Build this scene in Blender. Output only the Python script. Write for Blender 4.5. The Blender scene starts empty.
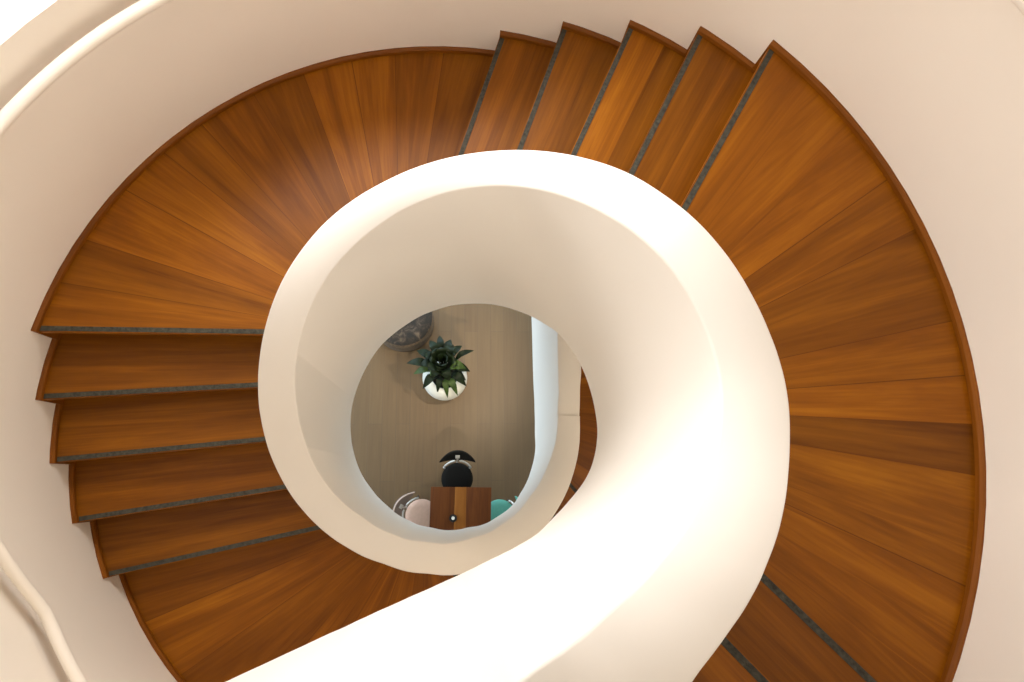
import bpy, bmesh, math, random
import numpy as np
from mathutils import Vector, Matrix

random.seed(7)
C = bpy.context.scene.collection
SC = bpy.context.scene
PI = math.pi
R = math.radians

# ------------------------------------------------------------------ helpers
def link(o, parent=None):
    C.objects.link(o)
    if parent is not None:
        o.parent = parent
    return o

def mesh_obj(name, verts, faces, m, parent=None, smooth=None, loc=None):
    me = bpy.data.meshes.new(name)
    me.from_pydata([tuple(v) for v in verts], [], faces)
    bm = bmesh.new(); bm.from_mesh(me)
    bmesh.ops.recalc_face_normals(bm, faces=bm.faces)
    bm.to_mesh(me); bm.free()
    me.materials.append(m)
    if smooth is not None:
        me.shade_smooth(); me.set_sharp_from_angle(angle=R(smooth))
    o = bpy.data.objects.new(name, me)
    if loc: o.location = loc
    return link(o, parent)

def bm_obj(name, bm, m, parent=None, smooth=None, loc=None):
    bmesh.ops.recalc_face_normals(bm, faces=bm.faces)
    me = bpy.data.meshes.new(name)
    bm.to_mesh(me); bm.free()
    me.materials.append(m)
    if smooth is not None:
        me.shade_smooth(); me.set_sharp_from_angle(angle=R(smooth))
    o = bpy.data.objects.new(name, me)
    if loc: o.location = loc
    return link(o, parent)

def thing(name, label, cat, loc=(0, 0, 0), rz=0.0, group=None):
    o = bpy.data.objects.new(name, None)
    o.empty_display_size = .2
    o.location = loc; o.rotation_euler = (0, 0, rz)
    o['label'] = label; o['category'] = cat
    if group: o['group'] = group
    return link(o)

def tag(o, label, cat, group=None):
    o['label'] = label; o['category'] = cat
    if group: o['group'] = group
    return o

def struct(o):
    o['kind'] = 'structure'
    return o

def add_box(bm, c, s, mat=None, bevel=0.0):
    r = bmesh.ops.create_cube(bm, size=1.0)
    vs = r['verts']
    bmesh.ops.scale(bm, vec=s, verts=vs)
    if bevel:
        es = list({e for v in vs for e in v.link_edges})
        rb = bmesh.ops.bevel(bm, geom=es, offset=bevel, segments=2, affect='EDGES', profile=.5)
        vs = list({v for f in rb['faces'] for v in f.verts} | {v for v in vs if v.is_valid})
    if mat is not None:
        bmesh.ops.transform(bm, matrix=mat, verts=vs)
    bmesh.ops.translate(bm, vec=c, verts=vs)

def add_lathe(bm, prof, n=40, c=(0, 0, 0)):
    """profile [(r,z)] revolved about z; ends closed when r == 0"""
    rings = []
    for r, z in prof:
        if r < 1e-6:
            rings.append([bm.verts.new((c[0], c[1], c[2] + z))])
        else:
            rings.append([bm.verts.new((c[0] + r * math.cos(2 * PI * i / n), c[1] + r * math.sin(2 * PI * i / n), c[2] + z)) for i in range(n)])
    for a, b in zip(rings, rings[1:]):
        for i in range(n):
            j = (i + 1) % n
            if len(a) == 1 and len(b) == 1: continue
            if len(a) == 1: bm.faces.new((a[0], b[i], b[j]))
            elif len(b) == 1: bm.faces.new((a[i], a[j], b[0]))
            else: bm.faces.new((a[i], a[j], b[j], b[i]))
    return rings

def add_tube(bm, pts, rad, n=12, cap=True):
    pts = [Vector(p) for p in pts]
    rads = rad if isinstance(rad, (list, tuple)) else [rad] * len(pts)
    rings = []
    up = Vector((0, 0, 1))
    for i, p in enumerate(pts):
        t = (pts[min(i + 1, len(pts) - 1)] - pts[max(i - 1, 0)]).normalized()
        ref = up if abs(t.z) < .95 else Vector((1, 0, 0))
        a = t.cross(ref).normalized(); b = a.cross(t).normalized()
        rings.append([bm.verts.new(p + (a * math.cos(2 * PI * k / n) + b * math.sin(2 * PI * k / n)) * rads[i]) for k in range(n)])
    for x, y in zip(rings, rings[1:]):
        for k in range(n):
            bm.faces.new((x[k], x[(k + 1) % n], y[(k + 1) % n], y[k]))
    if cap:
        bm.faces.new(rings[0]); bm.faces.new(rings[-1][::-1])

# ------------------------------------------------------------------ materials
def new_mat(name):
    m = bpy.data.materials.new(name); m.use_nodes = True
    nt = m.node_tree
    return m, nt, nt.nodes['Principled BSDF']

def N(nt, typ, **kw):
    n = nt.nodes.new(typ)
    for k, v in kw.items(): setattr(n, k, v)
    return n

def plain(name, col, rough=.5, metal=0.0, noise=0.0, scale=8.0, bump=0.0, spec=.5):
    m, nt, b = new_mat(name)
    b.inputs['Roughness'].default_value = rough
    b.inputs['Metallic'].default_value = metal
    b.inputs['Specular IOR Level'].default_value = spec
    b.inputs['Base Color'].default_value = (*col, 1)
    if noise or bump:
        tc = N(nt, 'ShaderNodeTexCoord'); no = N(nt, 'ShaderNodeTexNoise')
        no.inputs['Scale'].default_value = scale; no.inputs['Detail'].default_value = 4
        nt.links.new(tc.outputs['Object'], no.inputs['Vector'])
        if noise:
            rp = N(nt, 'ShaderNodeValToRGB')
            rp.color_ramp.elements[0].position = .3; rp.color_ramp.elements[1].position = .7
            rp.color_ramp.elements[0].color = (*[c * (1 - noise) for c in col], 1)
            rp.color_ramp.elements[1].color = (*[min(1, c * (1 + noise)) for c in col], 1)
            nt.links.new(no.outputs['Fac'], rp.inputs['Fac'])
            nt.links.new(rp.outputs['Color'], b.inputs['Base Color'])
        if bump:
            bp = N(nt, 'ShaderNodeBump'); bp.inputs['Strength'].default_value = bump; bp.inputs['Distance'].default_value = .01
            nt.links.new(no.outputs['Fac'], bp.inputs['Height'])
            nt.links.new(bp.outputs['Normal'], b.inputs['Normal'])
    return m

def wood(name, dark, mid, light, rough=.36, use_tone=True, su=1.3, sv=22.0, coat=.12):
    m, nt, b = new_mat(name)
    uv = N(nt, 'ShaderNodeUVMap'); uv.uv_map = 'grain'
    mp = N(nt, 'ShaderNodeMapping'); mp.inputs['Scale'].default_value = (su, sv, 1)
    nt.links.new(uv.outputs['UV'], mp.inputs['Vector'])
    n1 = N(nt, 'ShaderNodeTexNoise'); n1.inputs['Scale'].default_value = 1.0; n1.inputs['Detail'].default_value = 5
    n1.inputs['Roughness'].default_value = .6; n1.inputs['Distortion'].default_value = .6
    nt.links.new(mp.outputs['Vector'], n1.inputs['Vector'])
    mp2 = N(nt, 'ShaderNodeMapping'); mp2.inputs['Scale'].default_value = (su * 3, sv * 9, 1)
    nt.links.new(uv.outputs['UV'], mp2.inputs['Vector'])
    n2 = N(nt, 'ShaderNodeTexNoise'); n2.inputs['Scale'].default_value = 1.0; n2.inputs['Detail'].default_value = 3
    nt.links.new(mp2.outputs['Vector'], n2.inputs['Vector'])
    ad = N(nt, 'ShaderNodeMath', operation='MULTIPLY_ADD'); ad.inputs[1].default_value = .34
    nt.links.new(n2.outputs['Fac'], ad.inputs[0]); nt.links.new(n1.outputs['Fac'], ad.inputs[2])
    rp = N(nt, 'ShaderNodeValToRGB')
    e = rp.color_ramp.elements
    e[0].position = .42; e[0].color = (*dark, 1)
    e[1].position = .92; e[1].color = (*light, 1)
    k = e.new(.66); k.color = (*mid, 1)
    nt.links.new(ad.outputs[0], rp.inputs['Fac'])
    col = rp.outputs['Color']
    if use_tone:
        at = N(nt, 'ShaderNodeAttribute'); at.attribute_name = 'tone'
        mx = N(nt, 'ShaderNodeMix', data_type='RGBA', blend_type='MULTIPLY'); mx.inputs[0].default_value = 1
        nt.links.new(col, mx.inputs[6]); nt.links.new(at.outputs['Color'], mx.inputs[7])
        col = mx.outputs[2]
    nt.links.new(col, b.inputs['Base Color'])
    b.inputs['Roughness'].default_value = rough
    b.inputs['Coat Weight'].default_value = coat
    b.inputs['Coat Roughness'].default_value = .25
    b.inputs['Specular IOR Level'].default_value = .18
    bp = N(nt, 'ShaderNodeBump'); bp.inputs['Strength'].default_value = .08; bp.inputs['Distance'].default_value = .004
    nt.links.new(ad.outputs[0], bp.inputs['Height']); nt.links.new(bp.outputs['Normal'], b.inputs['Normal'])
    return m

M_PLASTER = plain('cream_plaster', (.925, .85, .75), .62, noise=.012, scale=2.0, spec=.3)
M_PARAPET = plain('white_plaster', (.80, .755, .695), .6, noise=.01, scale=2.0, spec=.3)
M_CEIL = plain('ceiling_paint', (.85, .80, .72), .7)
M_WOOD = wood('merbau_boards', (.15, .042, .001), (.245, .076, .002), (.37, .127, .004), rough=.42, su=.8, sv=12, coat=.04)
M_SKIRT = wood('skirting_wood', (.13, .036, .002), (.20, .060, .004), (.27, .085, .006), use_tone=False, rough=.45, coat=.0)
M_STRIP = plain('grip_strip', (.062, .058, .044), .85, spec=.2, noise=.35, scale=60, bump=.3)
M_RAIL = plain('rail_paint', (.90, .83, .73), .4, spec=.4)
M_FRAME = plain('window_frame_paint', (.85, .83, .79), .4)

def glass_mat():
    m = bpy.data.materials.new('window_glass'); m.use_nodes = True
    nt = m.node_tree; nt.nodes.clear()
    out = N(nt, 'ShaderNodeOutputMaterial'); tr = N(nt, 'ShaderNodeBsdfTransparent'); gl = N(nt, 'ShaderNodeBsdfGlossy')
    gl.inputs['Roughness'].default_value = .02
    mx = N(nt, 'ShaderNodeMixShader'); mx.inputs[0].default_value = .06
    nt.links.new(tr.outputs[0], mx.inputs[1]); nt.links.new(gl.outputs[0], mx.inputs[2]); nt.links.new(mx.outputs[0], out.inputs[0])
    return m
M_GLASS = glass_mat()

def floor_mat():
    m, nt, b = new_mat('greige_floorboards')
    tc = N(nt, 'ShaderNodeTexCoord')
    mp = N(nt, 'ShaderNodeMapping'); mp.inputs['Rotation'].default_value = (0, 0, PI / 2)
    nt.links.new(tc.outputs['Object'], mp.inputs['Vector'])
    br = N(nt, 'ShaderNodeTexBrick')
    br.inputs['Scale'].default_value = 1.0; br.inputs['Brick Width'].default_value = 1.9; br.inputs['Row Height'].default_value = .17
    br.inputs['Mortar Size'].default_value = .0025; br.inputs['Bias'].default_value = 0
    br.offset = .37
    br.inputs['Color1'].default_value = (.155, .094, .042, 1); br.inputs['Color2'].default_value = (.137, .081, .036, 1)
    br.inputs['Mortar'].default_value = (.11, .07, .038, 1)
    nt.links.new(mp.outputs['Vector'], br.inputs['Vector'])
    mp2 = N(nt, 'ShaderNodeMapping'); mp2.inputs['Scale'].default_value = (30, 1.6, 1)
    nt.links.new(tc.outputs['Object'], mp2.inputs['Vector'])
    no = N(nt, 'ShaderNodeTexNoise'); no.inputs['Scale'].default_value = 1; no.inputs['Detail'].default_value = 5
    nt.links.new(mp2.outputs['Vector'], no.inputs['Vector'])
    rp = N(nt, 'ShaderNodeValToRGB'); rp.color_ramp.elements[0].color = (.78, .76, .74, 1); rp.color_ramp.elements[1].color = (1.15, 1.15, 1.15, 1)
    nt.links.new(no.outputs['Fac'], rp.inputs['Fac'])
    mx = N(nt, 'ShaderNodeMix', data_type='RGBA', blend_type='MULTIPLY'); mx.inputs[0].default_value = 1
    nt.links.new(br.outputs['Color'], mx.inputs[6]); nt.links.new(rp.outputs['Color'], mx.inputs[7])
    nt.links.new(mx.outputs[2], b.inputs['Base Color'])
    b.inputs['Roughness'].default_value = .5
    return m
M_FLOOR = floor_mat()

# ------------------------------------------------------------------ plan of the stair
DC = Vector((.016, .316))          # drum axis
DR = 2.04                          # drum inner radius
RISE = .17
Z10 = 5.87                         # level of the upper landing
def zt_level(n): return Z10 - RISE * (10 - n)
GROUND = 0.0
CAM_Z = 8.25

# inner parapet: polar about the camera plumb line: angle, inner radius, outer radius, top, underside
RIBBON = [
    (-142, 0.981, 1.530, 7.390, 6.200), (-138, 0.786, 1.220, 7.390, 6.200), (-134, 0.658, 1.020, 7.384, 6.200), (-132, 0.601, 0.719, 7.378, 6.240),
    (-130, 0.568, 0.880, 7.373, 6.200), (-128, 0.529, 0.718, 7.368, 6.214), (-126, 0.508, 0.780, 7.364, 6.200), (-124, 0.473, 0.704, 7.360, 6.200),
    (-122, 0.455, 0.700, 7.357, 6.200), (-120, 0.434, 0.664, 7.354, 6.181), (-118, 0.419, 0.639, 7.352, 6.172), (-116, 0.404, 0.615, 7.349, 6.166),
    (-114, 0.389, 0.592, 7.347, 6.167), (-112, 0.375, 0.573, 7.344, 6.170), (-110, 0.362, 0.555, 7.342, 6.172), (-108, 0.352, 0.540, 7.340, 6.165),
    (-106, 0.346, 0.526, 7.338, 6.148), (-104, 0.340, 0.514, 7.336, 6.128), (-102, 0.335, 0.502, 7.335, 6.110), (-100, 0.330, 0.491, 7.333, 6.096),
    (-98, 0.324, 0.482, 7.332, 6.087), (-96, 0.318, 0.475, 7.330, 6.082), (-94, 0.313, 0.469, 7.329, 6.081), (-92, 0.307, 0.464, 7.327, 6.083),
    (-90, 0.302, 0.459, 7.326, 6.089), (-88, 0.297, 0.454, 7.324, 6.099), (-86, 0.291, 0.448, 7.324, 6.111), (-84, 0.286, 0.443, 7.325, 6.128),
    (-82, 0.281, 0.438, 7.330, 6.145), (-80, 0.276, 0.433, 7.338, 6.164), (-78, 0.271, 0.428, 7.348, 6.182), (-76, 0.267, 0.423, 7.359, 6.200),
    (-74, 0.264, 0.418, 7.369, 6.217), (-72, 0.260, 0.414, 7.376, 6.234), (-70, 0.257, 0.409, 7.380, 6.250), (-68, 0.255, 0.406, 7.380, 6.261),
    (-66, 0.254, 0.404, 7.377, 6.269), (-64, 0.254, 0.404, 7.374, 6.272), (-62, 0.254, 0.406, 7.371, 6.273), (-60, 0.255, 0.409, 7.367, 6.272),
    (-58, 0.257, 0.412, 7.363, 6.269), (-56, 0.259, 0.415, 7.358, 6.265), (-54, 0.261, 0.419, 7.351, 6.259), (-52, 0.264, 0.422, 7.343, 6.251),
    (-50, 0.268, 0.425, 7.334, 6.243), (-48, 0.272, 0.428, 7.324, 6.234), (-46, 0.276, 0.432, 7.314, 6.226), (-44, 0.280, 0.435, 7.305, 6.218),
    (-42, 0.284, 0.439, 7.295, 6.212), (-40, 0.289, 0.444, 7.285, 6.206), (-38, 0.295, 0.449, 7.274, 6.198), (-36, 0.301, 0.456, 7.262, 6.186),
    (-34, 0.309, 0.465, 7.249, 6.167), (-32, 0.318, 0.474, 7.236, 6.141), (-30, 0.327, 0.484, 7.222, 6.114), (-28, 0.335, 0.494, 7.208, 6.087),
    (-26, 0.344, 0.505, 7.195, 6.060), (-24, 0.353, 0.517, 7.181, 6.033), (-22, 0.362, 0.528, 7.167, 6.005), (-20, 0.373, 0.540, 7.152, 5.978),
    (-18, 0.384, 0.553, 7.137, 5.951), (-16, 0.397, 0.565, 7.120, 5.924), (-14, 0.410, 0.578, 7.103, 5.897), (-12, 0.423, 0.592, 7.087, 5.870),
    (-10, 0.437, 0.606, 7.069, 5.846), (-8, 0.450, 0.620, 7.052, 5.831), (-6, 0.464, 0.633, 7.035, 5.818), (-4, 0.478, 0.647, 7.018, 5.806),
    (-2, 0.493, 0.661, 7.000, 5.793), (0, 0.507, 0.674, 6.983, 5.781), (2, 0.521, 0.688, 6.966, 5.767), (4, 0.536, 0.702, 6.950, 5.750),
    (6, 0.550, 0.715, 6.935, 5.731), (8, 0.563, 0.729, 6.921, 5.712), (10, 0.577, 0.742, 6.908, 5.693), (12, 0.590, 0.755, 6.896, 5.674),
    (14, 0.603, 0.766, 6.884, 5.655), (16, 0.616, 0.777, 6.874, 5.638), (18, 0.628, 0.786, 6.864, 5.622), (20, 0.639, 0.795, 6.855, 5.606),
    (22, 0.649, 0.803, 6.847, 5.592), (24, 0.658, 0.810, 6.839, 5.583), (26, 0.666, 0.818, 6.832, 5.578), (28, 0.675, 0.826, 6.824, 5.574),
    (30, 0.683, 0.833, 6.817, 5.570), (32, 0.692, 0.841, 6.809, 5.566), (34, 0.700, 0.849, 6.802, 5.563), (36, 0.709, 0.857, 6.793, 5.560),
    (38, 0.718, 0.865, 6.785, 5.557), (40, 0.726, 0.873, 6.775, 5.554), (42, 0.735, 0.881, 6.765, 5.549), (44, 0.744, 0.890, 6.754, 5.539),
    (46, 0.753, 0.898, 6.742, 5.528), (48, 0.762, 0.908, 6.727, 5.516), (50, 0.772, 0.917, 6.711, 5.505), (52, 0.782, 0.927, 6.693, 5.493),
    (54, 0.792, 0.937, 6.675, 5.474), (56, 0.802, 0.948, 6.656, 5.438), (58, 0.813, 0.960, 6.634, 5.398), (60, 0.825, 0.972, 6.610, 5.357),
    (62, 0.838, 0.984, 6.583, 5.316), (64, 0.851, 0.996, 6.555, 5.272), (66, 0.864, 1.007, 6.526, 5.222), (68, 0.877, 1.019, 6.495, 5.170),
    (70, 0.891, 1.031, 6.464, 5.118), (72, 0.904, 1.042, 6.431, 5.067), (74, 0.916, 1.054, 6.398, 5.019), (76, 0.927, 1.064, 6.365, 4.971),
    (78, 0.937, 1.072, 6.335, 4.923), (80, 0.946, 1.080, 6.305, 4.875), (82, 0.953, 1.086, 6.276, 4.828), (84, 0.958, 1.091, 6.250, 4.788),
    (86, 0.962, 1.095, 6.224, 4.756), (88, 0.965, 1.098, 6.200, 4.726), (90, 0.967, 1.100, 6.177, 4.696), (92, 0.967, 1.101, 6.155, 4.666),
    (94, 0.965, 1.100, 6.135, 4.637), (96, 0.962, 1.098, 6.117, 4.614), (98, 0.958, 1.095, 6.100, 4.598), (100, 0.953, 1.091, 6.084, 4.584),
    (102, 0.946, 1.085, 6.069, 4.569), (104, 0.938, 1.080, 6.056, 4.555), (106, 0.929, 1.073, 6.044, 4.542), (108, 0.920, 1.067, 6.033, 4.533),
    (110, 0.911, 1.059, 6.021, 4.527), (112, 0.901, 1.052, 6.010, 4.522), (114, 0.891, 1.043, 5.999, 4.517), (116, 0.881, 1.034, 5.988, 4.512),
    (118, 0.871, 1.025, 5.976, 4.504), (120, 0.860, 1.014, 5.964, 4.490), (122, 0.850, 1.004, 5.951, 4.472), (124, 0.839, 0.994, 5.936, 4.454),
    (126, 0.828, 0.985, 5.920, 4.435), (128, 0.818, 0.976, 5.902, 4.417), (130, 0.807, 0.967, 5.883, 4.398), (132, 0.796, 0.958, 5.862, 4.379),
    (134, 0.786, 0.948, 5.841, 4.360), (136, 0.776, 0.939, 5.818, 4.339), (138, 0.766, 0.929, 5.794, 4.315), (140, 0.757, 0.920, 5.769, 4.291),
    (142, 0.748, 0.912, 5.742, 4.266), (144, 0.738, 0.904, 5.714, 4.242), (146, 0.728, 0.895, 5.686, 4.218), (148, 0.717, 0.887, 5.657, 4.194),
    (150, 0.706, 0.879, 5.629, 4.169), (152, 0.695, 0.870, 5.601, 4.145), (154, 0.684, 0.861, 5.574, 4.121), (156, 0.673, 0.852, 5.547, 4.098),
    (158, 0.663, 0.843, 5.520, 4.074), (160, 0.652, 0.833, 5.493, 4.050), (162, 0.641, 0.822, 5.467, 4.027), (164, 0.630, 0.812, 5.443, 4.003),
    (166, 0.620, 0.801, 5.419, 3.982), (168, 0.608, 0.791, 5.397, 3.965), (170, 0.597, 0.780, 5.376, 3.949), (172, 0.586, 0.768, 5.356, 3.934),
    (174, 0.575, 0.756, 5.336, 3.918), (176, 0.563, 0.744, 5.318, 3.902), (178, 0.552, 0.732, 5.301, 3.886), (180, 0.540, 0.720, 5.287, 3.871),
    (182, 0.528, 0.708, 5.273, 3.855), (184, 0.517, 0.696, 5.260, 3.843), (186, 0.505, 0.684, 5.248, 3.847), (188, 0.493, 0.672, 5.236, 3.858),
    (190, 0.482, 0.659, 5.226, 3.871), (192, 0.470, 0.647, 5.217, 3.884), (194, 0.458, 0.636, 5.209, 3.896), (196, 0.447, 0.624, 5.201, 3.909),
    (198, 0.436, 0.613, 5.193, 3.922), (200, 0.426, 0.602, 5.187, 3.934), (202, 0.416, 0.591, 5.181, 3.947), (204, 0.409, 0.580, 5.176, 3.960),
    (206, 0.401, 0.570, 5.172, 3.972), (208, 0.394, 0.559, 5.168, 3.985), (210, 0.387, 0.549, 5.164, 3.997), (212, 0.380, 0.539, 5.160, 4.009),
    (214, 0.373, 0.531, 5.155, 4.018), (216, 0.366, 0.523, 5.151, 4.028), (218, 0.359, 0.515, 5.147, 4.037), (220, 0.352, 0.508, 5.143, 4.046),
    (222, 0.346, 0.500, 5.140, 4.056), (224, 0.341, 0.492, 5.136, 4.065), (226, 0.336, 0.485, 5.133, 4.074), (228, 0.332, 0.478, 5.129, 4.084),
    (230, 0.328, 0.471, 5.126, 4.093), (232, 0.324, 0.466, 5.123, 4.103), (234, 0.320, 0.462, 5.120, 4.112), (236, 0.316, 0.458, 5.117, 4.121),
    (238, 0.311, 0.455, 5.113, 4.131), (240, 0.307, 0.452, 5.110, 4.140), (242, 0.303, 0.449, 5.107, 4.149), (244, 0.299, 0.446, 5.104, 4.158),
    (246, 0.296, 0.443, 5.100, 4.165), (248, 0.293, 0.440, 5.096, 4.170), (250, 0.291, 0.437, 5.092, 4.176), (252, 0.290, 0.434, 5.088, 4.181),
    (254, 0.289, 0.431, 5.083, 4.186), (256, 0.289, 0.429, 5.078, 4.192), (258, 0.288, 0.428, 5.073, 4.197), (260, 0.288, 0.428, 5.068, 4.203),
    (262, 0.287, 0.428, 5.063, 4.208), (264, 0.287, 0.429, 5.058, 4.213), (266, 0.286, 0.430, 5.054, 4.219), (268, 0.286, 0.430, 5.049, 4.224),
    (270, 0.285, 0.431, 5.044, 4.230), (272, 0.285, 0.432, 5.038, 4.235), (274, 0.285, 0.432, 5.033, 4.240), (276, 0.285, 0.433, 5.026, 4.246),
    (278, 0.285, 0.434, 5.019, 4.251), (280, 0.285, 0.436, 5.012, 4.256), (282, 0.286, 0.440, 5.004, 4.260), (284, 0.286, 0.443, 4.997, 4.261),
    (286, 0.287, 0.448, 4.989, 4.263), (288, 0.287, 0.452, 4.982, 4.264), (290, 0.288, 0.456, 4.973, 4.266), (292, 0.290, 0.461, 4.964, 4.267),
    (294, 0.292, 0.465, 4.953, 4.269), (296, 0.296, 0.469, 4.941, 4.270), (298, 0.300, 0.474, 4.928, 4.272), (300, 0.304, 0.478, 4.915, 4.273),
    (302, 0.308, 0.483, 4.902, 4.275), (304, 0.312, 0.487, 4.889, 4.276), (306, 0.316, 0.491, 4.876, 4.278), (308, 0.320, 0.496, 4.863, 4.279),
    (310, 0.324, 0.500, 4.850, 4.281), (312, 0.328, 0.504, 4.837, 4.282), (314, 0.332, 0.509, 4.823, 4.281), (316, 0.336, 0.513, 4.810, 4.272),
    (318, 0.341, 0.518, 4.797, 4.261), (320, 0.345, 0.522, 4.783, 4.249), (322, 0.351, 0.526, 4.768, 4.237), (324, 0.357, 0.531, 4.753, 4.225),
    (326, 0.364, 0.536, 4.736, 4.213), (328, 0.371, 0.541, 4.719, 4.201), (330, 0.379, 0.548, 4.702, 4.189), (332, 0.387, 0.556, 4.684, 4.177),
    (334, 0.394, 0.565, 4.667, 4.166), (336, 0.402, 0.574, 4.650, 4.154), (338, 0.409, 0.584, 4.633, 4.142), (340, 0.417, 0.593, 4.615, 4.130),
    (342, 0.425, 0.603, 4.598, 4.116), (344, 0.432, 0.612, 4.581, 4.090), (346, 0.441, 0.622, 4.564, 4.051), (348, 0.450, 0.632, 4.546, 4.011),
    (350, 0.460, 0.644, 4.529, 3.971), (352, 0.472, 0.655, 4.511, 3.931), (354, 0.485, 0.667, 4.493, 3.891), (356, 0.497, 0.679, 4.475, 3.851),
    (358, 0.510, 0.691, 4.458, 3.811), (360, 0.523, 0.703, 4.440, 3.771), (362, 0.536, 0.716, 4.422, 3.731), (364, 0.549, 0.729, 4.404, 3.691),
    (366, 0.562, 0.743, 4.387, 3.650), (368, 0.577, 0.757, 4.371, 3.609), (370, 0.592, 0.771, 4.356, 3.565), (372, 0.609, 0.785, 4.343, 3.522),
    (374, 0.625, 0.799, 4.330, 3.479), (376, 0.642, 0.814, 4.317, 3.435), (378, 0.659, 0.827, 4.307, 3.392), (380, 0.676, 0.841, 4.298, 3.348),
    (382, 0.692, 0.856, 4.291, 3.305), (384, 0.708, 0.871, 4.285, 3.261), (386, 0.724, 0.889, 4.280, 3.219), (388, 0.741, 0.909, 4.275, 3.183),
    (390, 0.759, 0.930, 4.270, 3.162), (392, 0.779, 0.953, 4.267, 3.145), (394, 0.800, 0.976, 4.265, 3.128), (396, 0.823, 1.002, 4.264, 3.112),
    (398, 0.853, 1.043, 4.260, 3.052), (400, 0.877, 1.073, 4.260, 3.052), (402, 0.904, 1.106, 4.260, 3.052), (404, 0.934, 1.143, 4.260, 3.047),
    (406, 0.967, 1.183, 4.260, 3.032), (408, 1.004, 1.228, 4.260, 3.016), (410, 1.045, 1.279, 4.260, 3.004), (412, 1.092, 1.335, 4.260, 2.994),
    (414, 1.143, 1.398, 4.260, 2.987), (416, 1.202, 1.470, 4.260, 2.983), (418, 1.268, 1.551, 4.260, 2.978), (420, 1.344, 1.644, 4.260, 2.971),
    (422, 1.431, 1.751, 4.260, 2.961), (424, 1.533, 1.875, 4.260, 2.942), (426, 1.652, 2.021, 4.260, 2.929), (428, 1.794, 2.194, 4.260, 2.922),
    (430, 1.965, 2.403, 4.260, 2.921),
]

_a = np.array([r[0] for r in RIBBON], float)
def _sm(col, s=1.2):
    g = np.arange(-142, 430.01, 1.0)
    y = np.interp(g, _a, np.array([r[col] for r in RIBBON]))
    k = np.exp(-np.arange(-8, 9) ** 2 / 2 / s ** 2); k /= k.sum()
    pad = np.concatenate([2 * y[0] - y[8:0:-1], y, 2 * y[-1] - y[-2:-10:-1]])
    return g, np.convolve(pad, k, 'valid')
GA, RIN = _sm(1); _, ROUT = _sm(2); _, ZTOP = _sm(3); _, ZBOT = _sm(4)
def rin(a): return float(np.interp(a, GA, RIN))
def rout(a): return float(np.interp(a, GA, ROUT))
def ztop(a): return float(np.interp(a, GA, ZTOP))
def zbot(a): return float(np.interp(a, GA, ZBOT))
def pol(a, r): return Vector((r * math.cos(R(a)), r * math.sin(R(a))))
def dpol(phi, r=DR): return DC + Vector((r * math.cos(R(phi)), r * math.sin(R(phi))))

# nosing lines: level -> (outer angle, angle and radius of a second point nearer the parapet), about the drum axis
NOS = {15: (-70.5, -78, 1.1), 14: (-61.8, -66.5, 1.1), 13: (-53.1, -55.5, 1.1), 12: (-44.6, -43.7, 1.14), 11: (-36.5, -31.1, 1.21),
       10: (48.4, 40.1, 1.18), 9: (57.0, 53.1, 1.23), 8: (65.8, 65.7, 1.27), 7: (74.7, 77.1, 1.29), 6: (83.5, 89.5, 1.33),
       5: (168.6, 157.5, 1.04), 4: (177.3, 171.1, 1.02), 3: (185.8, 186.1, 1.0), 2: (194.5, 201.3, .97), 1: (203.4, 217.4, .96),
       0: (288.6, 277.5, 1.04), -1: (297.3, 291.1, 1.02), -2: (305.8, 306.1, 1.0), -3: (314.5, 321.3, .97), -4: (323.4, 337.4, .96)}
def angle_near(a, ref): return a + 360 * round((ref - a) / 360)

EDGE = {}                          # level -> (alpha on parapet, outer phi)
for n, (po, pi_, ri) in NOS.items():
    O = dpol(po); I = dpol(pi_, ri); d = (I - O).normalized()
    p = I.copy(); ref = po
    for k in range(4000):
        a = angle_near(math.degrees(math.atan2(p.y, p.x)), ref)
        if p.length < rout(a) - .03: break
        p += d * .002
    EDGE[n] = (a, po)
EDGE[16] = (-128.0, -150.0)        # end of the top landing
EDGE[-5] = (424.0, 412.0)          # far end of the lowest landing

def strip_pts(n, s):
    """inner and outer plan points at fraction s of tread n (0 front edge, 1 next front edge)"""
    if n == -5: a0, p0 = EDGE[-5]; a1, p1 = EDGE[-4]
    else: a0, p0 = EDGE[n]; a1, p1 = EDGE[n + 1]
    a = a0 + (a1 - a0) * s; p = p0 + (p1 - p0) * s
    return pol(a, rout(a) - .03), dpol(p), a, p

# ------------------------------------------------------------------ staircase
stair = thing('spiral_staircase', 'winding staircase of reddish brown timber steps with thick white plaster parapet round the open well', 'staircase', (0, 0, 0))

def attr_mesh(name, quads, m, parent):
    """quads: list of (4..n verts, uvs, tone)"""
    verts = []; faces = []; uvs = []; tones = []
    for vs, uv, tone in quads:
        i = len(verts); verts += [tuple(v) for v in vs]; faces.append(tuple(range(i, i + len(vs))))
        uvs += uv; tones += [tone] * len(vs)
    me = bpy.data.meshes.new(name); me.from_pydata(verts, [], faces)
    me.uv_layers.new(name='grain'); me.color_attributes.new('tone', 'FLOAT_COLOR', 'CORNER')
    ul = me.uv_layers['grain']; ca = me.color_attributes['tone']
    for i in range(len(uvs)):
        ul.data[i].uv = uvs[i]; t = tones[i]
        ca.data[i].color = (t[0], t[1], t[2], 1)
    me.materials.append(m)
    o = bpy.data.objects.new(name, me)
    return link(o, parent)

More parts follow.
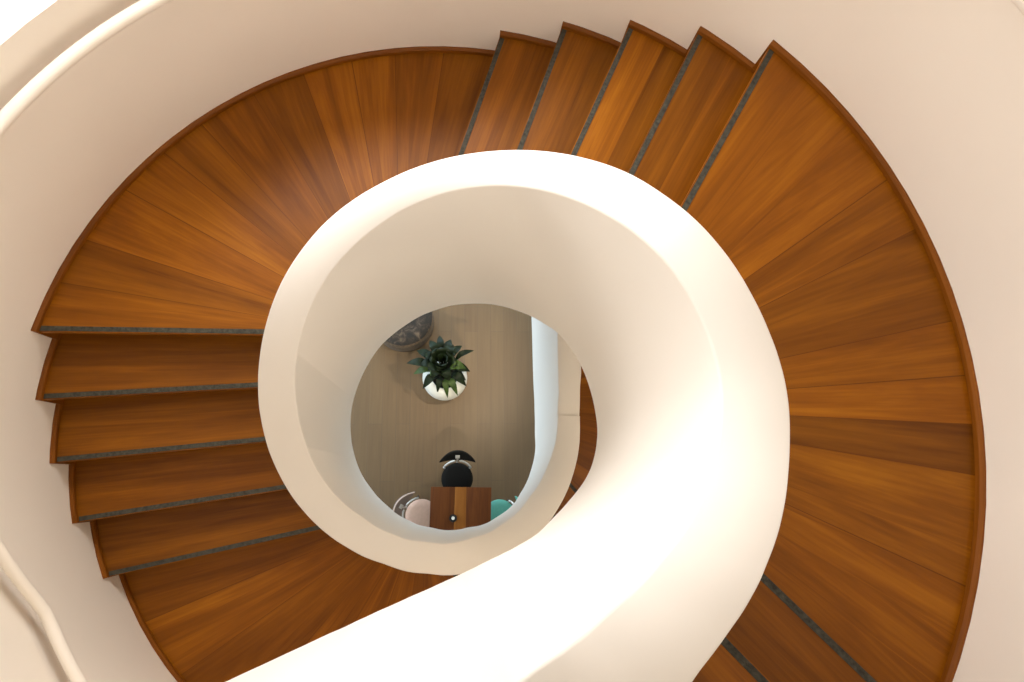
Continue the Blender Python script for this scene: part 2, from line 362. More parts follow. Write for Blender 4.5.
def tread_mesh(name, n, cuts, tones, parent):
    z = zt_level(n); th = .032
    quads = []
    edges = [0.0] + cuts + [1.0]
    for b, (s0, s1) in enumerate(zip(edges, edges[1:])):
        tone = tones[b % len(tones)]
        ou, ov = random.uniform(0, 40), random.uniform(0, 40)
        k = 3 if n in (0, 5, 10, 15, -5) else 1
        if b < len(edges) - 2 and k == 3:            # dark joint between two boards
            s1j = s1; i0, o0, _, _ = strip_pts(n, s1 - .0008); i1, o1, _, _ = strip_pts(n, s1 + .0008)
            T = Vector((0, 0, z + .0004)); quads.append(([i0.to_3d() + T, i1.to_3d() + T, o1.to_3d() + T, o0.to_3d() + T], [(0, 0), (0, .01), (1, .01), (1, 0)], (.66, .62, .6)))
        for j in range(k):
            q0 = s0 + (s1 - s0) * j / k; q1 = s0 + (s1 - s0) * (j + 1) / k
            i0, o0, _, _ = strip_pts(n, q0); i1, o1, _, _ = strip_pts(n, q1)
            if b == len(edges) - 2 and j == k - 1 and n not in (-5,):   # run under the next riser
                e = ((i1 - i0) + (o1 - o0)).normalized() * .03
                i1 = i1 + e; o1 = o1 + e
            w0 = ((i0 + o0) / 2 - (strip_pts(n, 0)[0] + strip_pts(n, 0)[1]) / 2).length
            w1 = w0 + ((i1 + o1) / 2 - (i0 + o0) / 2).length
            L = (o0 - i0).length
            A, B, Cc, D = i0.to_3d(), o0.to_3d(), o1.to_3d(), i1.to_3d()
            T = Vector((0, 0, z)); U = Vector((0, 0, z - th))
            uv = [(ou, ov + w0), (ou + L, ov + w0), (ou + L, ov + w1), (ou, ov + w1)]
            quads.append(([A + T, B + T, Cc + T, D + T][::-1], uv[::-1], tone))
            quads.append(([A + U, B + U, Cc + U, D + U], uv, tone))
            if b == 0 and j == 0:
                quads.append(([A + T, B + T, B + U, A + U], [(ou, ov), (ou + L, ov), (ou + L, ov + th), (ou, ov + th)], tone))
            if b == len(edges) - 2 and j == k - 1:
                quads.append(([D + T, Cc + T, Cc + U, D + U], [(ou, ov), (ou + L, ov), (ou + L, ov + th), (ou, ov + th)], tone))
    return attr_mesh(name, quads, M_WOOD, parent)

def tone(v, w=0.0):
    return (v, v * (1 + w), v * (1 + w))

def offset_line(n, off):
    """front edge of tread n moved uphill by off"""
    i0, o0, _, _ = strip_pts(n, 0.0); i1, o1, _, _ = strip_pts(n, .02 if n in (0, 5, 10, 15) else .2)
    d = (o0 - i0).normalized(); nrm = Vector((-d.y, d.x))
    if nrm.dot((i1 + o1) - (i0 + o0)) < 0: nrm = -nrm
    return i0 + nrm * off, o0 + nrm * off, d, nrm

def plank(name, a, b, nrm, t, z0, z1, m, parent, tn=None):
    """upright or flat board between plan points a and b, thickness t along nrm"""
    q = []
    P = [a, b, b + nrm * t, a + nrm * t]
    lo = [p.to_3d() + Vector((0, 0, z0)) for p in P]; hi = [p.to_3d() + Vector((0, 0, z1)) for p in P]
    L = (b - a).length; h = z1 - z0; ou, ov = random.uniform(0, 30), random.uniform(0, 30)
    tn = tn or (.8, .8, .8)
    f4 = lambda w: [(ou, ov), (ou + L, ov), (ou + L, ov + w), (ou, ov + w)]
    q.append(([lo[0], lo[1], hi[1], hi[0]], f4(h), tn)); q.append(([lo[2], lo[3], hi[3], hi[2]], f4(h), tn))
    q.append(([lo[1], lo[2], hi[2], hi[1]], [(ou, ov)] * 4, tn)); q.append(([lo[3], lo[0], hi[0], hi[3]], [(ou, ov)] * 4, tn))
    q.append((hi, f4(t), tn)); q.append((lo[::-1], f4(t), tn))
    return attr_mesh(name, q, m, parent)

BOARDS = {
    5: ([.085, .165, .27, .36, .44, .545, .64, .73, .81, .90], [tone(1.0), tone(.86), tone(1.12), tone(1.02), tone(.84), tone(.92), tone(.80), tone(1.04), tone(1.0), tone(.9), tone(.84)]),
    10: ([.255, .335, .47, .545, .61, .675, .815], [tone(1.0, -.03), tone(.94), tone(.80), tone(.98), tone(1.1), tone(.66), tone(.98, .03), tone(1.0)]),
    0: ([.15, .22, .34, .45, .55, .64, .78, .9], [tone(.8), tone(.88), tone(.8), tone(.92), tone(1.0), tone(.94), tone(.86), tone(1.0), tone(.9)]),
    15: ([.2, .4, .6, .8], [tone(1.0), tone(.9), tone(1.05)]),
    -5: ([.1, .22, .35, .48, .6, .72, .85], [tone(.95), tone(1.05), tone(.9), tone(1.1)]),
}
STEP_TONES = {1: (.78, .72), 2: (.92, .84), 3: (.86, .80), 4: (.84, .74), 6: (.98, .9), 7: (.82, .72), 8: (1.1, .82), 9: (.80, .95), 11: (.80, .78), 12: (1.02, .95)}

def skirt(n, parent):
    z = zt_level(n); t = .018
    k = 28 if n in (0, 5, 10, 15, -5) else 5
    top, bot = z + .034, z - .20
    if n == -5: top, bot = z + .034, z - .05
    vs = []; fs = []
    for i in range(k + 1):
        _, _, a, p = strip_pts(n, i / k)
        if i == 0 and n != -5: p += .12
        pin, pout = dpol(p, DR - t), dpol(p, DR)
        pm = dpol(p, DR - t * .45)
        vs += [(pin.x, pin.y, bot), (pin.x, pin.y, top - .012), (pm.x, pm.y, top), (pout.x, pout.y, top), (pout.x, pout.y, bot)]
    for i in range(k):
        for j in range(5):
            a0 = i * 5 + j; a1 = i * 5 + (j + 1) % 5
            fs.append((a0, a1, a1 + 5, a0 + 5))
    fs.append((0, 1, 2, 3, 4)); fs.append(tuple(5 * k + q for q in (4, 3, 2, 1, 0)))
    o = mesh_obj('skirting_board', vs, fs, M_SKIRT, parent)
    ul = o.data.uv_layers.new(name='grain')
    for lp in o.data.loops:
        v = o.data.vertices[lp.vertex_index].co
        ang = math.atan2(v.y - DC.y, v.x - DC.x)
        ul.data[lp.index].uv = (ang * DR + n * 3.1, v.z + ((v.x - DC.x) ** 2 + (v.y - DC.y) ** 2) ** .5)
    return o

for n in range(-5, 16):
    landing = n in (0, 5, 10, 15, -5)
    if landing:
        cuts, tn = BOARDS[n]
        t = tread_mesh('landing', n, cuts, tn, stair)
    else:
        a, b = STEP_TONES.get(n, (.9, .85))
        t = tread_mesh('stair_tread', n, [random.uniform(.55, .7)], [tone(a), tone(b)], stair)
    z = zt_level(n)
    if n > -5:
        a, b, d, nrm = offset_line(n, .004)          # grip strip let into the nosing
        L = (b - a).length
        plank('nosing_strip', a + d * .02, b - d * .019, nrm, .024, z - .006, z + .0022, M_STRIP, t)
        a, b, d, nrm = offset_line(n, .028)
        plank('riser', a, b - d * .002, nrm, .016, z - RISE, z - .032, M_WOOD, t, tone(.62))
    skirt(n, t)

# parapet: one continuous plaster ribbon following the stair
SOFF = sorted((EDGE[n][0], zt_level(n) - RISE - .20) for n in range(-4, 17))
SOFF.append((EDGE[-5][0], zt_level(-5) - .26)); SOFF.sort()
sa = [s[0] for s in SOFF]; sz = [s[1] for s in SOFF]
def zsoff(a): return float(np.interp(a, sa, sz))

def ribbon(name, a0, a1, drop, m, parent):
    vs = []; fs = []
    g = [a0] + [float(x) for x in range(math.ceil(a0 + .3), math.floor(a1 - .3) + 1)] + [a1]
    c = .007
    S = 8
    for a in g:
        sh = 4.8 * max(0.0, 1 - abs(a - 390.6) / 9)          # square-cut end
        ri, ro, zt_, zb_ = rin(a), rout(a - sh), ztop(a) - drop, zbot(a)
        zo = min(zb_, zsoff(a))
        sec = [(ri, zb_), (ri, zt_ - c), (ri + c * .35, zt_ - c * .35), (ri + c, zt_), (ro - c, zt_), (ro - c * .35, zt_ - c * .35), (ro, zt_ - c), (ro, zo)]
        for r, z in sec:
            p = pol(a - sh * min(1, max(0, (r - ri) / (ro - ri))), r); vs.append((p.x, p.y, z))
    for i in range(len(g) - 1):
        for j in range(S):
            p, q = i * S + j, i * S + (j + 1) % S
            fs.append((p, q, q + S, p + S))
    fs.append(tuple(range(S))); fs.append(tuple((len(g) - 1) * S + j for j in range(S))[::-1])
    return mesh_obj(name, vs, fs, m, parent, smooth=40)

ribbon('parapet', -142.0, 390.6, 0.0, M_PARAPET, stair)
ribbon('guard_wall', 390.6, 427.0, .02, M_PARAPET, stair)

# plaster underside between parapet and drum
vs = []; fs = []
cnt = 0
for n in range(15, -6, -1):
    k = 20 if n in (0, 5, 10, 15, -5) else 3
    for i in range(k + (1 if n == -5 else 0)):
        s = 1 - i / k
        if n == -5: s = i / k; s = 1 - s
        I, O, a, p = strip_pts(n, s)
        z = zsoff(a); I = pol(a, rout(a) - .02); O = dpol(p, DR + .02)
        vs += [(I.x, I.y, z), (O.x, O.y, z), (O.x, O.y, z + .05), (I.x, I.y, z + .05)]; cnt += 1
for i in range(cnt - 1):
    for j in range(4):
        p, q = i * 4 + j, i * 4 + (j + 1) % 4
        fs.append((p, q, q + 4, p + 4))
fs.append((0, 1, 2, 3)); fs.append(tuple(4 * (cnt - 1) + q for q in (3, 2, 1, 0)))
mesh_obj('soffit', vs, fs, M_PLASTER, stair, smooth=30)

# ------------------------------------------------------------------ drum wall with a window
DTOP = 9.7
WIN = (72, 164, 6.04, 8.35)
def drum_wall():
    phis = sorted(set(list(range(0, 360, 4)) + [WIN[0], WIN[1]]))
    zs = [3.0, WIN[2], WIN[3], DTOP]
    ro = DR + .22
    vs = []; fs = []; idx = {}
    def v(p, k, o):
        key = (p % 360, k, o)
        if key not in idx:
            q = dpol(p, ro if o else DR); idx[key] = len(vs); vs.append((q.x, q.y, zs[k]))
        return idx[key]
    m = len(phis)
    for i in range(m):
        p0, p1 = phis[i], phis[(i + 1) % m] if i + 1 < m else 360
        for k in range(3):
            hole = k == 1 and WIN[0] <= p0 and p1 <= WIN[1]
            if hole:
                for kk in (1, 2): fs.append((v(p0, kk, 0), v(p1, kk, 0), v(p1, kk, 1), v(p0, kk, 1)))
                if p0 == WIN[0]: fs.append((v(p0, 1, 0), v(p0, 2, 0), v(p0, 2, 1), v(p0, 1, 1)))
                if p1 == WIN[1]: fs.append((v(p1, 1, 0), v(p1, 2, 0), v(p1, 2, 1), v(p1, 1, 1)))
            else:
                fs.append((v(p0, k, 0), v(p1, k, 0), v(p1, k + 1, 0), v(p0, k + 1, 0)))
                fs.append((v(p0, k, 1), v(p1, k, 1), v(p1, k + 1, 1), v(p0, k + 1, 1)))
        for k in (0, 3): fs.append((v(p0, k, 0), v(p1, k, 0), v(p1, k, 1), v(p0, k, 1)))
    return struct(mesh_obj('wall_round', vs, fs, M_PLASTER, smooth=30))
drum_wall()

w1 = bpy.data.objects.new('window_1', None); link(w1); struct(w1)
def arc_box(bm, p0, p1, z0, z1, r0, r1, k):
    rows = []
    for i in range(k + 1):
        p = p0 + (p1 - p0) * i / k
        a, b = dpol(p, r0), dpol(p, r1)
        rows.append([bm.verts.new(x) for x in ((a.x, a.y, z0), (a.x, a.y, z1), (b.x, b.y, z1), (b.x, b.y, z0))])
    for x, y in zip(rows, rows[1:]):
        for j in range(4): bm.faces.new((x[j], x[(j + 1) % 4], y[(j + 1) % 4], y[j]))
    bm.faces.new(rows[0]); bm.faces.new(rows[-1][::-1])
bm = bmesh.new()
fr0, fr1 = DR + .15, DR + .20
arc_box(bm, WIN[0], WIN[1], WIN[2], WIN[2] + .05, fr0, fr1, 23); arc_box(bm, WIN[0], WIN[1], WIN[3] - .05, WIN[3], fr0, fr1, 23)
for p in (WIN[0] + .75, 95, 118, 141, WIN[1] - .75): arc_box(bm, p - .7, p + .7, WIN[2] + .05, WIN[3] - .05, fr0, fr1, 1)
bm_obj('window_frame', bm, M_FRAME, w1)
bm = bmesh.new(); arc_box(bm, WIN[0] + .5, WIN[1] - .5, WIN[2] + .03, WIN[3] - .03, DR + .172, DR + .178, 23)
bm_obj('window_pane', bm, M_GLASS, w1)

# ceiling of the stair hall with an unseen round skylight added to let world light in
bm = bmesh.new(); add_lathe(bm, [(1.15, 0), (1.15, .18), (DR + .22, .18), (DR + .22, 0), (1.15, 0)], 72, (DC.x, DC.y, DTOP))
struct(bm_obj('ceiling', bm, M_CEIL, smooth=30))
bm = bmesh.new(); add_lathe(bm, [(0, 0), (1.19, 0), (1.19, .012), (0, .012)], 72, (DC.x, DC.y, DTOP + .182))
struct(bm_obj('added_skylight', bm, M_GLASS))

# ------------------------------------------------------------------ handrail on the drum wall
def rail_z(p):
    pts = [(-150, 7.59), (-74, 7.59), (-36, 6.74), (50, 6.74), (86, 5.895), (168, 5.895), (206, 5.05), (285, 5.05), (324, 4.2), (360, 4.2)]
    return float(np.interp(p, [a for a, b in pts], [b for a, b in pts]))
rail = thing('handrail', 'cream painted round handrail following the steps along the curved outer wall', 'handrail', (DC.x, DC.y, 0))
bm = bmesh.new()
pts = []
for i in range(-120, 330, 2):
    z = sum(rail_z(i + k) for k in (-1, 0, 1)) / 3
    q = dpol(i, DR - .078) - DC; pts.append((q.x, q.y, z))
add_tube(bm, pts, .026, 16)
bm_obj('rail', bm, M_RAIL, rail, smooth=50)
for p in (-100, -60, -15, 20, 60, 95, 120, 160, 185, 228, 262, 300):
    bm = bmesh.new(); z = rail_z(p)
    def lp(r): return dpol(p, r) - DC
    a, b, c_ = lp(DR - .078), lp(DR - .07), lp(DR + .005)
    add_tube(bm, [(a.x, a.y, z - .02), (b.x, b.y, z - .065), (c_.x, c_.y, z - .075)], .007, 8)
    bm_obj('rail_bracket', bm, M_RAIL, rail, smooth=50)

# ------------------------------------------------------------------ ground floor room
X0, X1, Y0, Y1, HC = -3.9, 3.6, -3.4, 4.7, 3.0
bm = bmesh.new(); add_box(bm, ((X0 + X1) / 2, (Y0 + Y1) / 2, -.05), (X1 - X0 + .4, Y1 - Y0 + .4, .1))
struct(bm_obj('floor', bm, M_FLOOR))
# ceiling with the round stair opening
vs = []; fs = []
n = 96
for z in (HC, HC + .25):
    for i in range(n):
        q = dpol(360 * i / n, DR + .01); vs.append((q.x, q.y, z))
    for i in range(n):
        a = 2 * PI * i / n; dx, dy = math.cos(a), math.sin(a)
        tx = ((X1 if dx > 0 else X0) - DC.x) / dx if abs(dx) > 1e-9 else 1e9
        ty = ((Y1 if dy > 0 else Y0) - DC.y) / dy if abs(dy) > 1e-9 else 1e9
        t = min(tx, ty) * 1.04; vs.append((DC.x + dx * t, DC.y + dy * t, z))
for i in range(n):
    j = (i + 1) % n
    fs += [(i, j, n + j, n + i), (2 * n + i, 2 * n + j, 3 * n + j, 3 * n + i), (i, j, 2 * n + j, 2 * n + i), (n + i, n + j, 3 * n + j, 3 * n + i)]
struct(mesh_obj('ceiling', vs, fs, M_CEIL))
for nm, c, s in (('wall_right', (X1 + .1, (Y0 + Y1) / 2, HC / 2), (.2, Y1 - Y0, HC)), ('wall_front', ((X0 + X1) / 2, Y0 - .1, HC / 2), (X1 - X0 + .4, .2, HC))):
    bm = bmesh.new(); add_box(bm, c, s); struct(bm_obj(nm, bm, M_PLASTER))
GW = (-.9, 3.3, .25, 2.75)       # window in the left wall: y0, y1, z0, z1
bm = bmesh.new()
for (ya, yb, za, zb_) in ((Y0, GW[0], 0, HC), (GW[1], Y1, 0, HC), (GW[0], GW[1], 0, GW[2]), (GW[0], GW[1], GW[3], HC)):
    add_box(bm, (X0 - .1, (ya + yb) / 2, (za + zb_) / 2), (.2, yb - ya, zb_ - za))
struct(bm_obj('wall_left', bm, M_PLASTER))
BW = (-2.6, 2.2, .25, 2.75)       # unseen window added in the back wall for its light: x0, x1, z0, z1
bm = bmesh.new()
for (xa, xb, za, zb_) in ((X0 - .2, BW[0], 0, HC), (BW[1], X1 + .2, 0, HC), (BW[0], BW[1], 0, BW[2]), (BW[0], BW[1], BW[3], HC)):
    add_box(bm, ((xa + xb) / 2, Y1 + .1, (za + zb_) / 2), (xb - xa, .2, zb_ - za))
struct(bm_obj('wall_back', bm, M_PLASTER))
w4 = bpy.data.objects.new('added_back_window', None); link(w4); struct(w4); w4.location = ((BW[0] + BW[1]) / 2, Y1 + .1, 0)  # added so that bluish light reaches the lower parapet face
bm = bmesh.new(); hw = (BW[1] - BW[0]) / 2
for x in (-hw + .03, -hw / 3, hw / 3, hw - .03): add_box(bm, (x, 0, (BW[2] + BW[3]) / 2), (.06, .06, BW[3] - BW[2]))
for z in (BW[2] + .03, BW[3] - .03): add_box(bm, (0, 0, z), (2 * hw - .06, .06, .06))
bm_obj('window_frame', bm, M_FRAME, w4)
bm = bmesh.new(); add_box(bm, (0, 0, (BW[2] + BW[3]) / 2), (2 * hw - .04, .008, BW[3] - BW[2] - .04)); bm_obj('window_pane', bm, M_GLASS, w4)
w3 = bpy.data.objects.new('window_3', None); link(w3); struct(w3); w3.location = (X0 - .1, (GW[0] + GW[1]) / 2, 0)
bm = bmesh.new(); hw = (GW[1] - GW[0]) / 2
for y in (-hw + .03, -hw / 3, hw / 3, hw - .03): add_box(bm, (0, y, (GW[2] + GW[3]) / 2), (.06, .06, GW[3] - GW[2]))
for z in (GW[2] + .03, GW[3] - .03): add_box(bm, (0, 0, z), (.06, 2 * hw - .06, .06))
bm_obj('window_frame', bm, M_FRAME, w3)
bm = bmesh.new(); add_box(bm, (0, 0, (GW[2] + GW[3]) / 2), (.008, 2 * hw - .04, GW[3] - GW[2] - .04)); bm_obj('window_pane', bm, M_GLASS, w3)

# ------------------------------------------------------------------ table and chairs on the ground floor
def uv_planar(o, ax=1.0, along='y'):
    ul = o.data.uv_layers.new(name='grain')
    for lp in o.data.loops:
        v = o.data.vertices[lp.vertex_index].co
        ul.data[lp.index].uv = ((v.y, v.x + v.z) if along == 'y' else (v.x, v.y + v.z))

M_TABLE = wood('dark_table_wood', (.085, .022, .004), (.125, .034, .006), (.17, .05, .009), rough=.65, coat=0, use_tone=False, su=1.2, sv=14)
M_INLAY = wood('light_table_wood', (.22, .072, .010), (.30, .10, .015), (.36, .13, .022), rough=.65, coat=0, use_tone=False, su=1.2, sv=14)
M_IRON = plain('black_iron', (.012, .011, .010), .6)
M_BLACK = plain('black_upholstery', (.007, .006, .005), .8, spec=.15)
M_BLUSH = plain('blush_upholstery', (.62, .39, .29), .8, noise=.05, scale=30)
M_MAUVE_SHADED = plain('shaded_mauve_upholstery', (.20, .14, .115), .7, noise=.05, scale=30)  # mauve darkened to carry the shade inside the chair back
M_BLUSHRIM = plain('blush_piping', (.66, .48, .40), .6)
M_TEAL = plain('teal_upholstery', (.10, .36, .28), .7, noise=.05, scale=30)
M_STEEL = plain('brushed_steel', (.62, .58, .54), .4, metal=.6)

table = thing('cafe_table', 'square dark brown wooden cafe table with a lighter stripe along its top', 'table', (.119, -.428, 0), R(-1.2))
bm = bmesh.new()
add_box(bm, (-.2045, 0, .735), (.269, .72, .03), bevel=.004); add_box(bm, (.1995, 0, .735), (.279, .72, .03), bevel=.004)
o = bm_obj('tabletop', bm, M_TABLE, table, smooth=40); uv_planar(o)
bm = bmesh.new(); add_box(bm, (-.005, 0, .7352), (.13, .72, .0302), bevel=.003)
o = bm_obj('inlay_stripe', bm, M_INLAY, table, smooth=40); uv_planar(o)
bm = bmesh.new(); add_lathe(bm, [(0, .018), (.035, .018), (.035, .715), (.11, .7195), (0, .7195)], 24); bm_obj('pedestal', bm, M_IRON, table, smooth=40)
bm = bmesh.new(); add_lathe(bm, [(0, 0), (.225, 0), (.225, .010), (.06, .019), (0, .019)], 36); bm_obj('base_plate', bm, M_IRON, table, smooth=40)

cup = thing('candle_holder', 'small round dark holder with a white candle standing on the lighter stripe of the table', 'candle holder', (.038, -.402, .7503))
bm = bmesh.new(); add_lathe(bm, [(0, 0), (.034, 0), (.041, .012), (.043, .055), (.034, .055), (.031, .02), (0, .02)], 28); bm_obj('holder_bowl', bm, M_IRON, cup, smooth=40)
bm = bmesh.new(); add_lathe(bm, [(0, .0202), (.0185, .0202), (.0185, .066), (.016, .070), (0, .069)], 20); bm_obj('candle', bm, plain('candle_wax', (.9, .86, .76), .5), cup, smooth=40)

def make_chair(label, seat_m, back_m, rim_m, x, y, rz):
    t = thing('cafe_chair', label, 'chair', (x, y, 0), rz, 'round seated cafe chairs at the table')
    bm = bmesh.new()
    add_lathe(bm, [(0, .425), (.165, .425), (.183, .437), (.185, .452), (.172, .466), (.12, .473), (0, .475)], 40)
    bm_obj('seat', bm, seat_m, t, smooth=50)
    # curved reclining back pad: straight lower edge, arched upper edge
    vs = []; fs = []; nu, nv = 18, 6
    for layer in (0, 1):
        for i in range(nu + 1):
            u = -1 + 2 * i / nu
            for j in range(nv + 1):
                v = j / nv
                h = (1 - abs(u) ** 2.2)
                x_ = .205 * u * (1 - .04 * v); y_ = .195 + .015 * h * (1 - v) - .015 * (1 - h) + (.09 * h + .012) * v
                z_ = .655 + (.17 * h + .02) * v
                if layer: y_ += .016; z_ -= .012
                vs.append((x_, y_, z_))
    m = (nu + 1) * (nv + 1)
    idx = lambda l, i, j: l * m + i * (nv + 1) + j
    for i in range(nu):
        for j in range(nv):
            fs.append((idx(0, i, j), idx(0, i + 1, j), idx(0, i + 1, j + 1), idx(0, i, j + 1)))
            fs.append((idx(1, i, j), idx(1, i + 1, j), idx(1, i + 1, j + 1), idx(1, i, j + 1)))
        for j in (0, nv): fs.append((idx(0, i, j), idx(0, i + 1, j), idx(1, i + 1, j), idx(1, i, j)))
    for j in range(nv):
        for i in (0, nu): fs.append((idx(0, i, j), idx(0, i, j + 1), idx(1, i, j + 1), idx(1, i, j)))
    bk = mesh_obj('backrest', vs, fs, back_m, t, smooth=50)
    bm = bmesh.new()
    add_tube(bm, [vs[idx(0, i, nv)] for i in range(nu + 1)], .007, 8); bm_obj('back_rim', bm, rim_m, bk, smooth=60)
    # steel spine with a plate on the pad, and two hoop arms round the rear of the seat
    bm = bmesh.new()
    add_tube(bm, [(0, .165, .42), (0, .205, .45), (0, .222, .56), (0, .212, .65), (0, .238, .735)], .012, 10)
    add_box(bm, (0, .242, .748), (.05, .055, .006), Matrix.Rotation(R(52), 4, 'X'), bevel=.002)
    bm_obj('back_spine', bm, M_STEEL, t, smooth=40)
    for s in (-1, 1):
        bm = bmesh.new()
        P = []
        for k in range(9):
            a = R(90 - s * (8 + 42 * k / 8)); P.append((.205 * math.cos(a), .205 * math.sin(a), .50 + .12 * (1 - k / 8)))
        P.append((P[-1][0] * .9, P[-1][1] * .9, .43))
        add_tube(bm, P, .011, 8); bm_obj('arm', bm, M_STEEL, t, smooth=60)
    for sx in (-1, 1):
        for sy in (-1, 1):
            bm = bmesh.new()
            add_tube(bm, [(sx * .10, sy * .10, .427), (sx * .155, sy * .155, 0.002)], [.012, .009], 10); bm_obj('leg', bm, M_IRON, t, smooth=60)
    return t
make_chair('black round seated chair with an arched back at the far side of the table', M_BLACK, M_BLACK, M_BLACK, .083, .025, 0)
make_chair('blush pink round seated chair with a shaded mauve back left of the table', M_BLUSH, M_MAUVE_SHADED, M_BLUSHRIM, -.322, -.385, R(62))
make_chair('teal green round seated chair right of the table', M_TEAL, M_TEAL, M_TEAL, .578, -.40, R(-84))

# ------------------------------------------------------------------ planter and pouf
def mottled():
    m, nt, b = new_mat('mottled_hide')
    tc = N(nt, 'ShaderNodeTexCoord'); no = N(nt, 'ShaderNodeTexNoise'); no.inputs['Scale'].default_value = 11; no.inputs['Detail'].default_value = 6; no.inputs['Roughness'].default_value = .65; no.inputs['Distortion'].default_value = .8
    nt.links.new(tc.outputs['Object'], no.inputs['Vector'])
    rp = N(nt, 'ShaderNodeValToRGB'); e = rp.color_ramp.elements
    e[0].position = .38; e[0].color = (.008, .006, .004, 1); e[1].position = .72; e[1].color = (.12, .085, .055, 1)
    k = e.new(.52); k.color = (.022, .014, .008, 1)
    nt.links.new(no.outputs['Fac'], rp.inputs['Fac']); nt.links.new(rp.outputs['Color'], b.inputs['Base Color'])
    b.inputs['Roughness'].default_value = .8
    return m
pouf = thing('pouf', 'low round pouf with dark mottled brown top and tan side beside the white planter', 'pouf', (-.60, 1.985, 0))
bm = bmesh.new(); add_lathe(bm, [(0, 0), (.35, 0), (.372, .03), (.378, .18), (.375, .32), (.367, .352), (.35, .362), (0, .362)], 56)
bm_obj('pouf_side', bm, plain('tan_weave', (.085, .056, .032), .9, noise=.35, scale=40, bump=.4), pouf, smooth=50)
bm = bmesh.new(); add_lathe(bm, [(0, .3625), (.352, .3625), (.360, .374), (.348, .390), (.24, .398), (0, .40)], 56)
bm_obj('pouf_top', bm, mottled(), pouf, smooth=50)

M_LEAF = plain('dark_leaf', (.006, .012, .0025), .6, spec=.2, noise=.35, scale=14)
M_LEAF2 = plain('mid_leaf', (.035, .062, .010), .55, spec=.25, noise=.3, scale=14)
plant = thing('potted_plant', 'dark green leafy plant in a round white planter on the greige floorboards', 'plant', (-.075, 1.245, 0))
bm = bmesh.new()
prof = [(0, 0), (.13, 0), (.19, .03), (.245, .10), (.272, .19), (.275, .27), (.258, .36), (.222, .43), (.185, .462), (.165, .468), (.158, .455), (.17, .41), (.18, .36)]
add_lathe(bm, prof, 56); bm_obj('planter', bm, plain('white_glaze', (.66, .64, .57), .4), plant, smooth=60)
bm = bmesh.new(); add_lathe(bm, [(0, .375), (.172, .372), (.172, .34), (0, .34)], 32); bm_obj('soil', bm, plain('potting_soil', (.02, .014, .009), .95, noise=.5, scale=60), plant, smooth=40)
rnd = random.Random(11)
def leaf(az, reach, rise, width, droop, m, r0=.02):
    """stem out of the soil, then a pointed blade arching over"""
    d = Vector((math.cos(az), math.sin(az), 0)); side = Vector((-d.y, d.x, 0))
    nseg = 12
    vs = []; fs = []
    pts = []
    for i in range(nseg + 1):
        t = i / nseg
        h = .374 + rise * (1 - (1 - t) ** 2) - droop * max(0, t - .45) ** 2 * 3
        pts.append(d * (r0 + (reach - r0) * t ** 1.15) + Vector((0, 0, h)))
    pts = [p + Vector((-.03, .115, 0)) * min(1, (i / nseg) * 1.8) for i, p in enumerate(pts)]      # the plant leans
    for i, p in enumerate(pts):
        t = i / nseg
        if t < .38: w = .004
        else:
            q = (t - .38) / .62; w = max(.0015, width * math.sin(PI * min(1, q ** .75)) ** .9)
        fold = w * .35
        for s, dz in ((-1, fold), (0, 0), (1, fold)): vs.append(p + side * w * s + Vector((0, 0, dz)))
        for s, dz in ((1, fold), (0, 0), (-1, fold)): vs.append(p + side * w * s + Vector((0, 0, dz - .003)))
    for i in range(nseg):
        for j in range(6):
            a, b = i * 6 + j, i * 6 + (j + 1) % 6
            fs.append((a, b, b + 6, a + 6))
    fs.append(tuple(range(6))); fs.append(tuple(nseg * 6 + j for j in range(6))[::-1])
    return mesh_obj('leaf', vs, fs, m, plant, smooth=60)
for k in range(6): leaf(2 * PI * k / 6 + rnd.uniform(-.3, .3), rnd.uniform(.04, .09), rnd.uniform(.5, .62), .05, .04, M_LEAF)
for k in range(11): leaf(2 * PI * k / 11 + rnd.uniform(-.35, .35), rnd.uniform(.11, .20), rnd.uniform(.48, .6), .06, .1, M_LEAF)
for k in range(13): leaf(2 * PI * k / 13 + rnd.uniform(-.35, .35), rnd.uniform(.19, .29), rnd.uniform(.40, .52), .055, .22, M_LEAF if k % 4 else M_LEAF2)
for az, reach, w, rise, mm in ((24, .41, .034, .44, M_LEAF), (-12, .34, .055, .35, M_LEAF), (-30, .33, .05, .25, M_LEAF), (176, .43, .05, .32, M_LEAF), (195, .36, .045, .26, M_LEAF2), (-62, .40, .042, .26, M_LEAF2), (-80, .38, .038, .22, M_LEAF2), (-100, .33, .036, .26, M_LEAF), (-130, .36, .05, .28, M_LEAF), (-40, .38, .05, .3, M_LEAF), (118, .33, .05, .42, M_LEAF), (72, .32, .05, .42, M_LEAF), (150, .36, .05, .36, M_LEAF), (96, .36, .045, .4, M_LEAF), (45, .33, .045, .4, M_LEAF)):
    leaf(R(az), reach, rise, w, .25, mm)


# ------------------------------------------------------------------ light
w = bpy.data.worlds.new('World'); SC.world = w; w.use_nodes = True
bg = w.node_tree.nodes['Background']; bg.inputs['Color'].default_value = (1.0, .965, .93, 1); bg.inputs['Strength'].default_value = 0.55

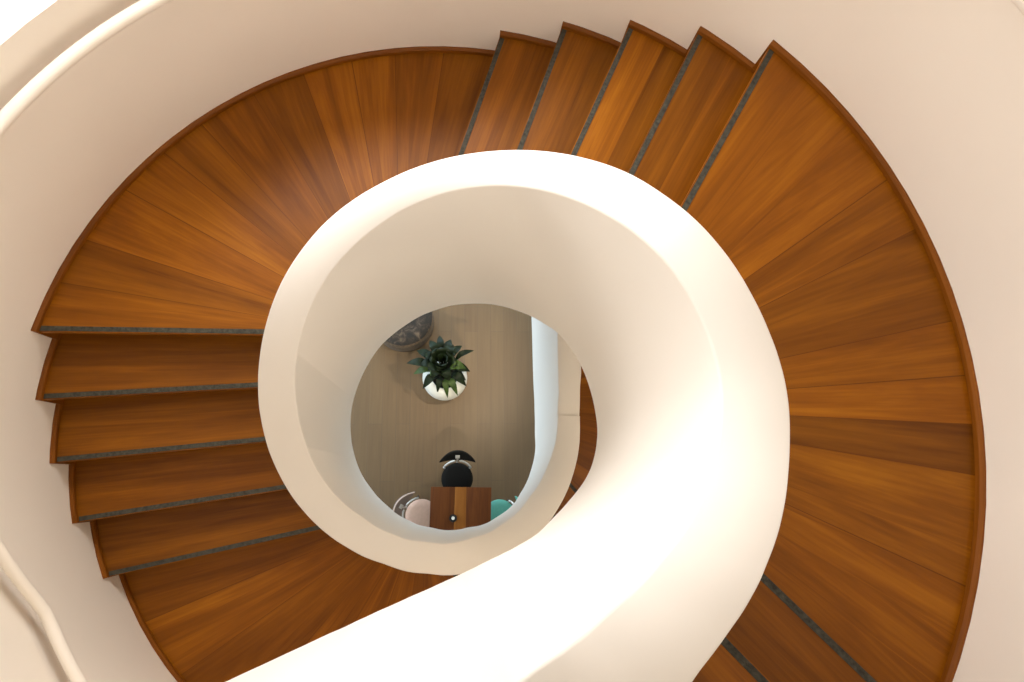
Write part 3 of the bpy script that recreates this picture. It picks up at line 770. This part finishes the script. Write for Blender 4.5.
def area(name, loc, target, sx, sy, power, col):
    l = bpy.data.lights.new(name, 'AREA'); l.shape = 'RECTANGLE'; l.size = sx; l.size_y = sy; l.energy = power; l.color = col
    o = bpy.data.objects.new(name, l); o.location = loc
    o.rotation_euler = (Vector(target) - Vector(loc)).to_track_quat('-Z', 'Y').to_euler()
    return link(o)
def spot(name, loc, target, power, col, ang, blend, rad):
    l = bpy.data.lights.new(name, 'SPOT'); l.energy = power; l.color = col; l.spot_size = R(ang); l.spot_blend = blend; l.shadow_soft_size = rad
    o = bpy.data.objects.new(name, l); o.location = loc
    o.rotation_euler = (Vector(target) - Vector(loc)).to_track_quat('-Z', 'Y').to_euler()
    return link(o)
q = dpol(104, DR + .55)
area('stair_window_daylight', (q.x, q.y, 6.95), (DC.x + .2, DC.y - .1, 6.5), 2.6, 1.6, 165, (1.0, .975, .955))
area('ground_window_daylight', (X0 - .35, 1.2, 1.6), (1.0, .4, 2.4), 2.4, 3.8, 330, (.62, .82, 1.0))
area('ground_back_fill', (-.2, Y1 + .4, 1.5), (0, 1.0, 2.6), 4.4, 2.3, 300, (.62, .82, 1.0))  # fill added behind the extra back window
spot('soffit_downlight', (.33, -.72, 3.52), (-.14, 1.5, .3), 300, (1.0, .86, .66), 38, 1.0, .03)
spot('landing_downlight', (.87, 1.27, 2.95), (-.2, 1.35, .3), 150, (1.0, .86, .66), 62, .7, .05)

def point(name, loc, power, col, rad):
    l = bpy.data.lights.new(name, 'POINT'); l.energy = power; l.color = col; l.shadow_soft_size = rad
    o = bpy.data.objects.new(name, l); o.location = loc
    return link(o)
WARM = (1.0, .88, .72)
for ph, r_, z, pw in ((-15, 1.45, 5.30, 10), (-75, 1.35, 5.95, 6)):     # fill lights added under the flights to brighten the well
    q = dpol(ph, r_); point('well_fill', (q.x, q.y, z), pw, WARM, .06)

# ------------------------------------------------------------------ camera
F = 650.0
cam = bpy.data.cameras.new('camera'); cam.sensor_fit = 'HORIZONTAL'; cam.sensor_width = 36.0; cam.lens = 36.0 * F / 1024.0
cam.clip_start = .02; cam.clip_end = 60
co = bpy.data.objects.new('camera', cam); link(co)
co.location = (0, 0, CAM_Z)
v = Vector(((450 - 512) / F, -(481 - 341) / F, -1.0)).normalized()      # where straight down falls in the frame
co.rotation_mode = 'QUATERNION'
co.rotation_quaternion = v.rotation_difference(Vector((0, 0, -1)))
SC.camera = co
SC.view_settings.view_transform = 'Standard'; SC.view_settings.look = 'None'
SC.view_settings.gamma = 1.0; SC.view_settings.use_curve_mapping = False
SC.view_settings.exposure = 0.06
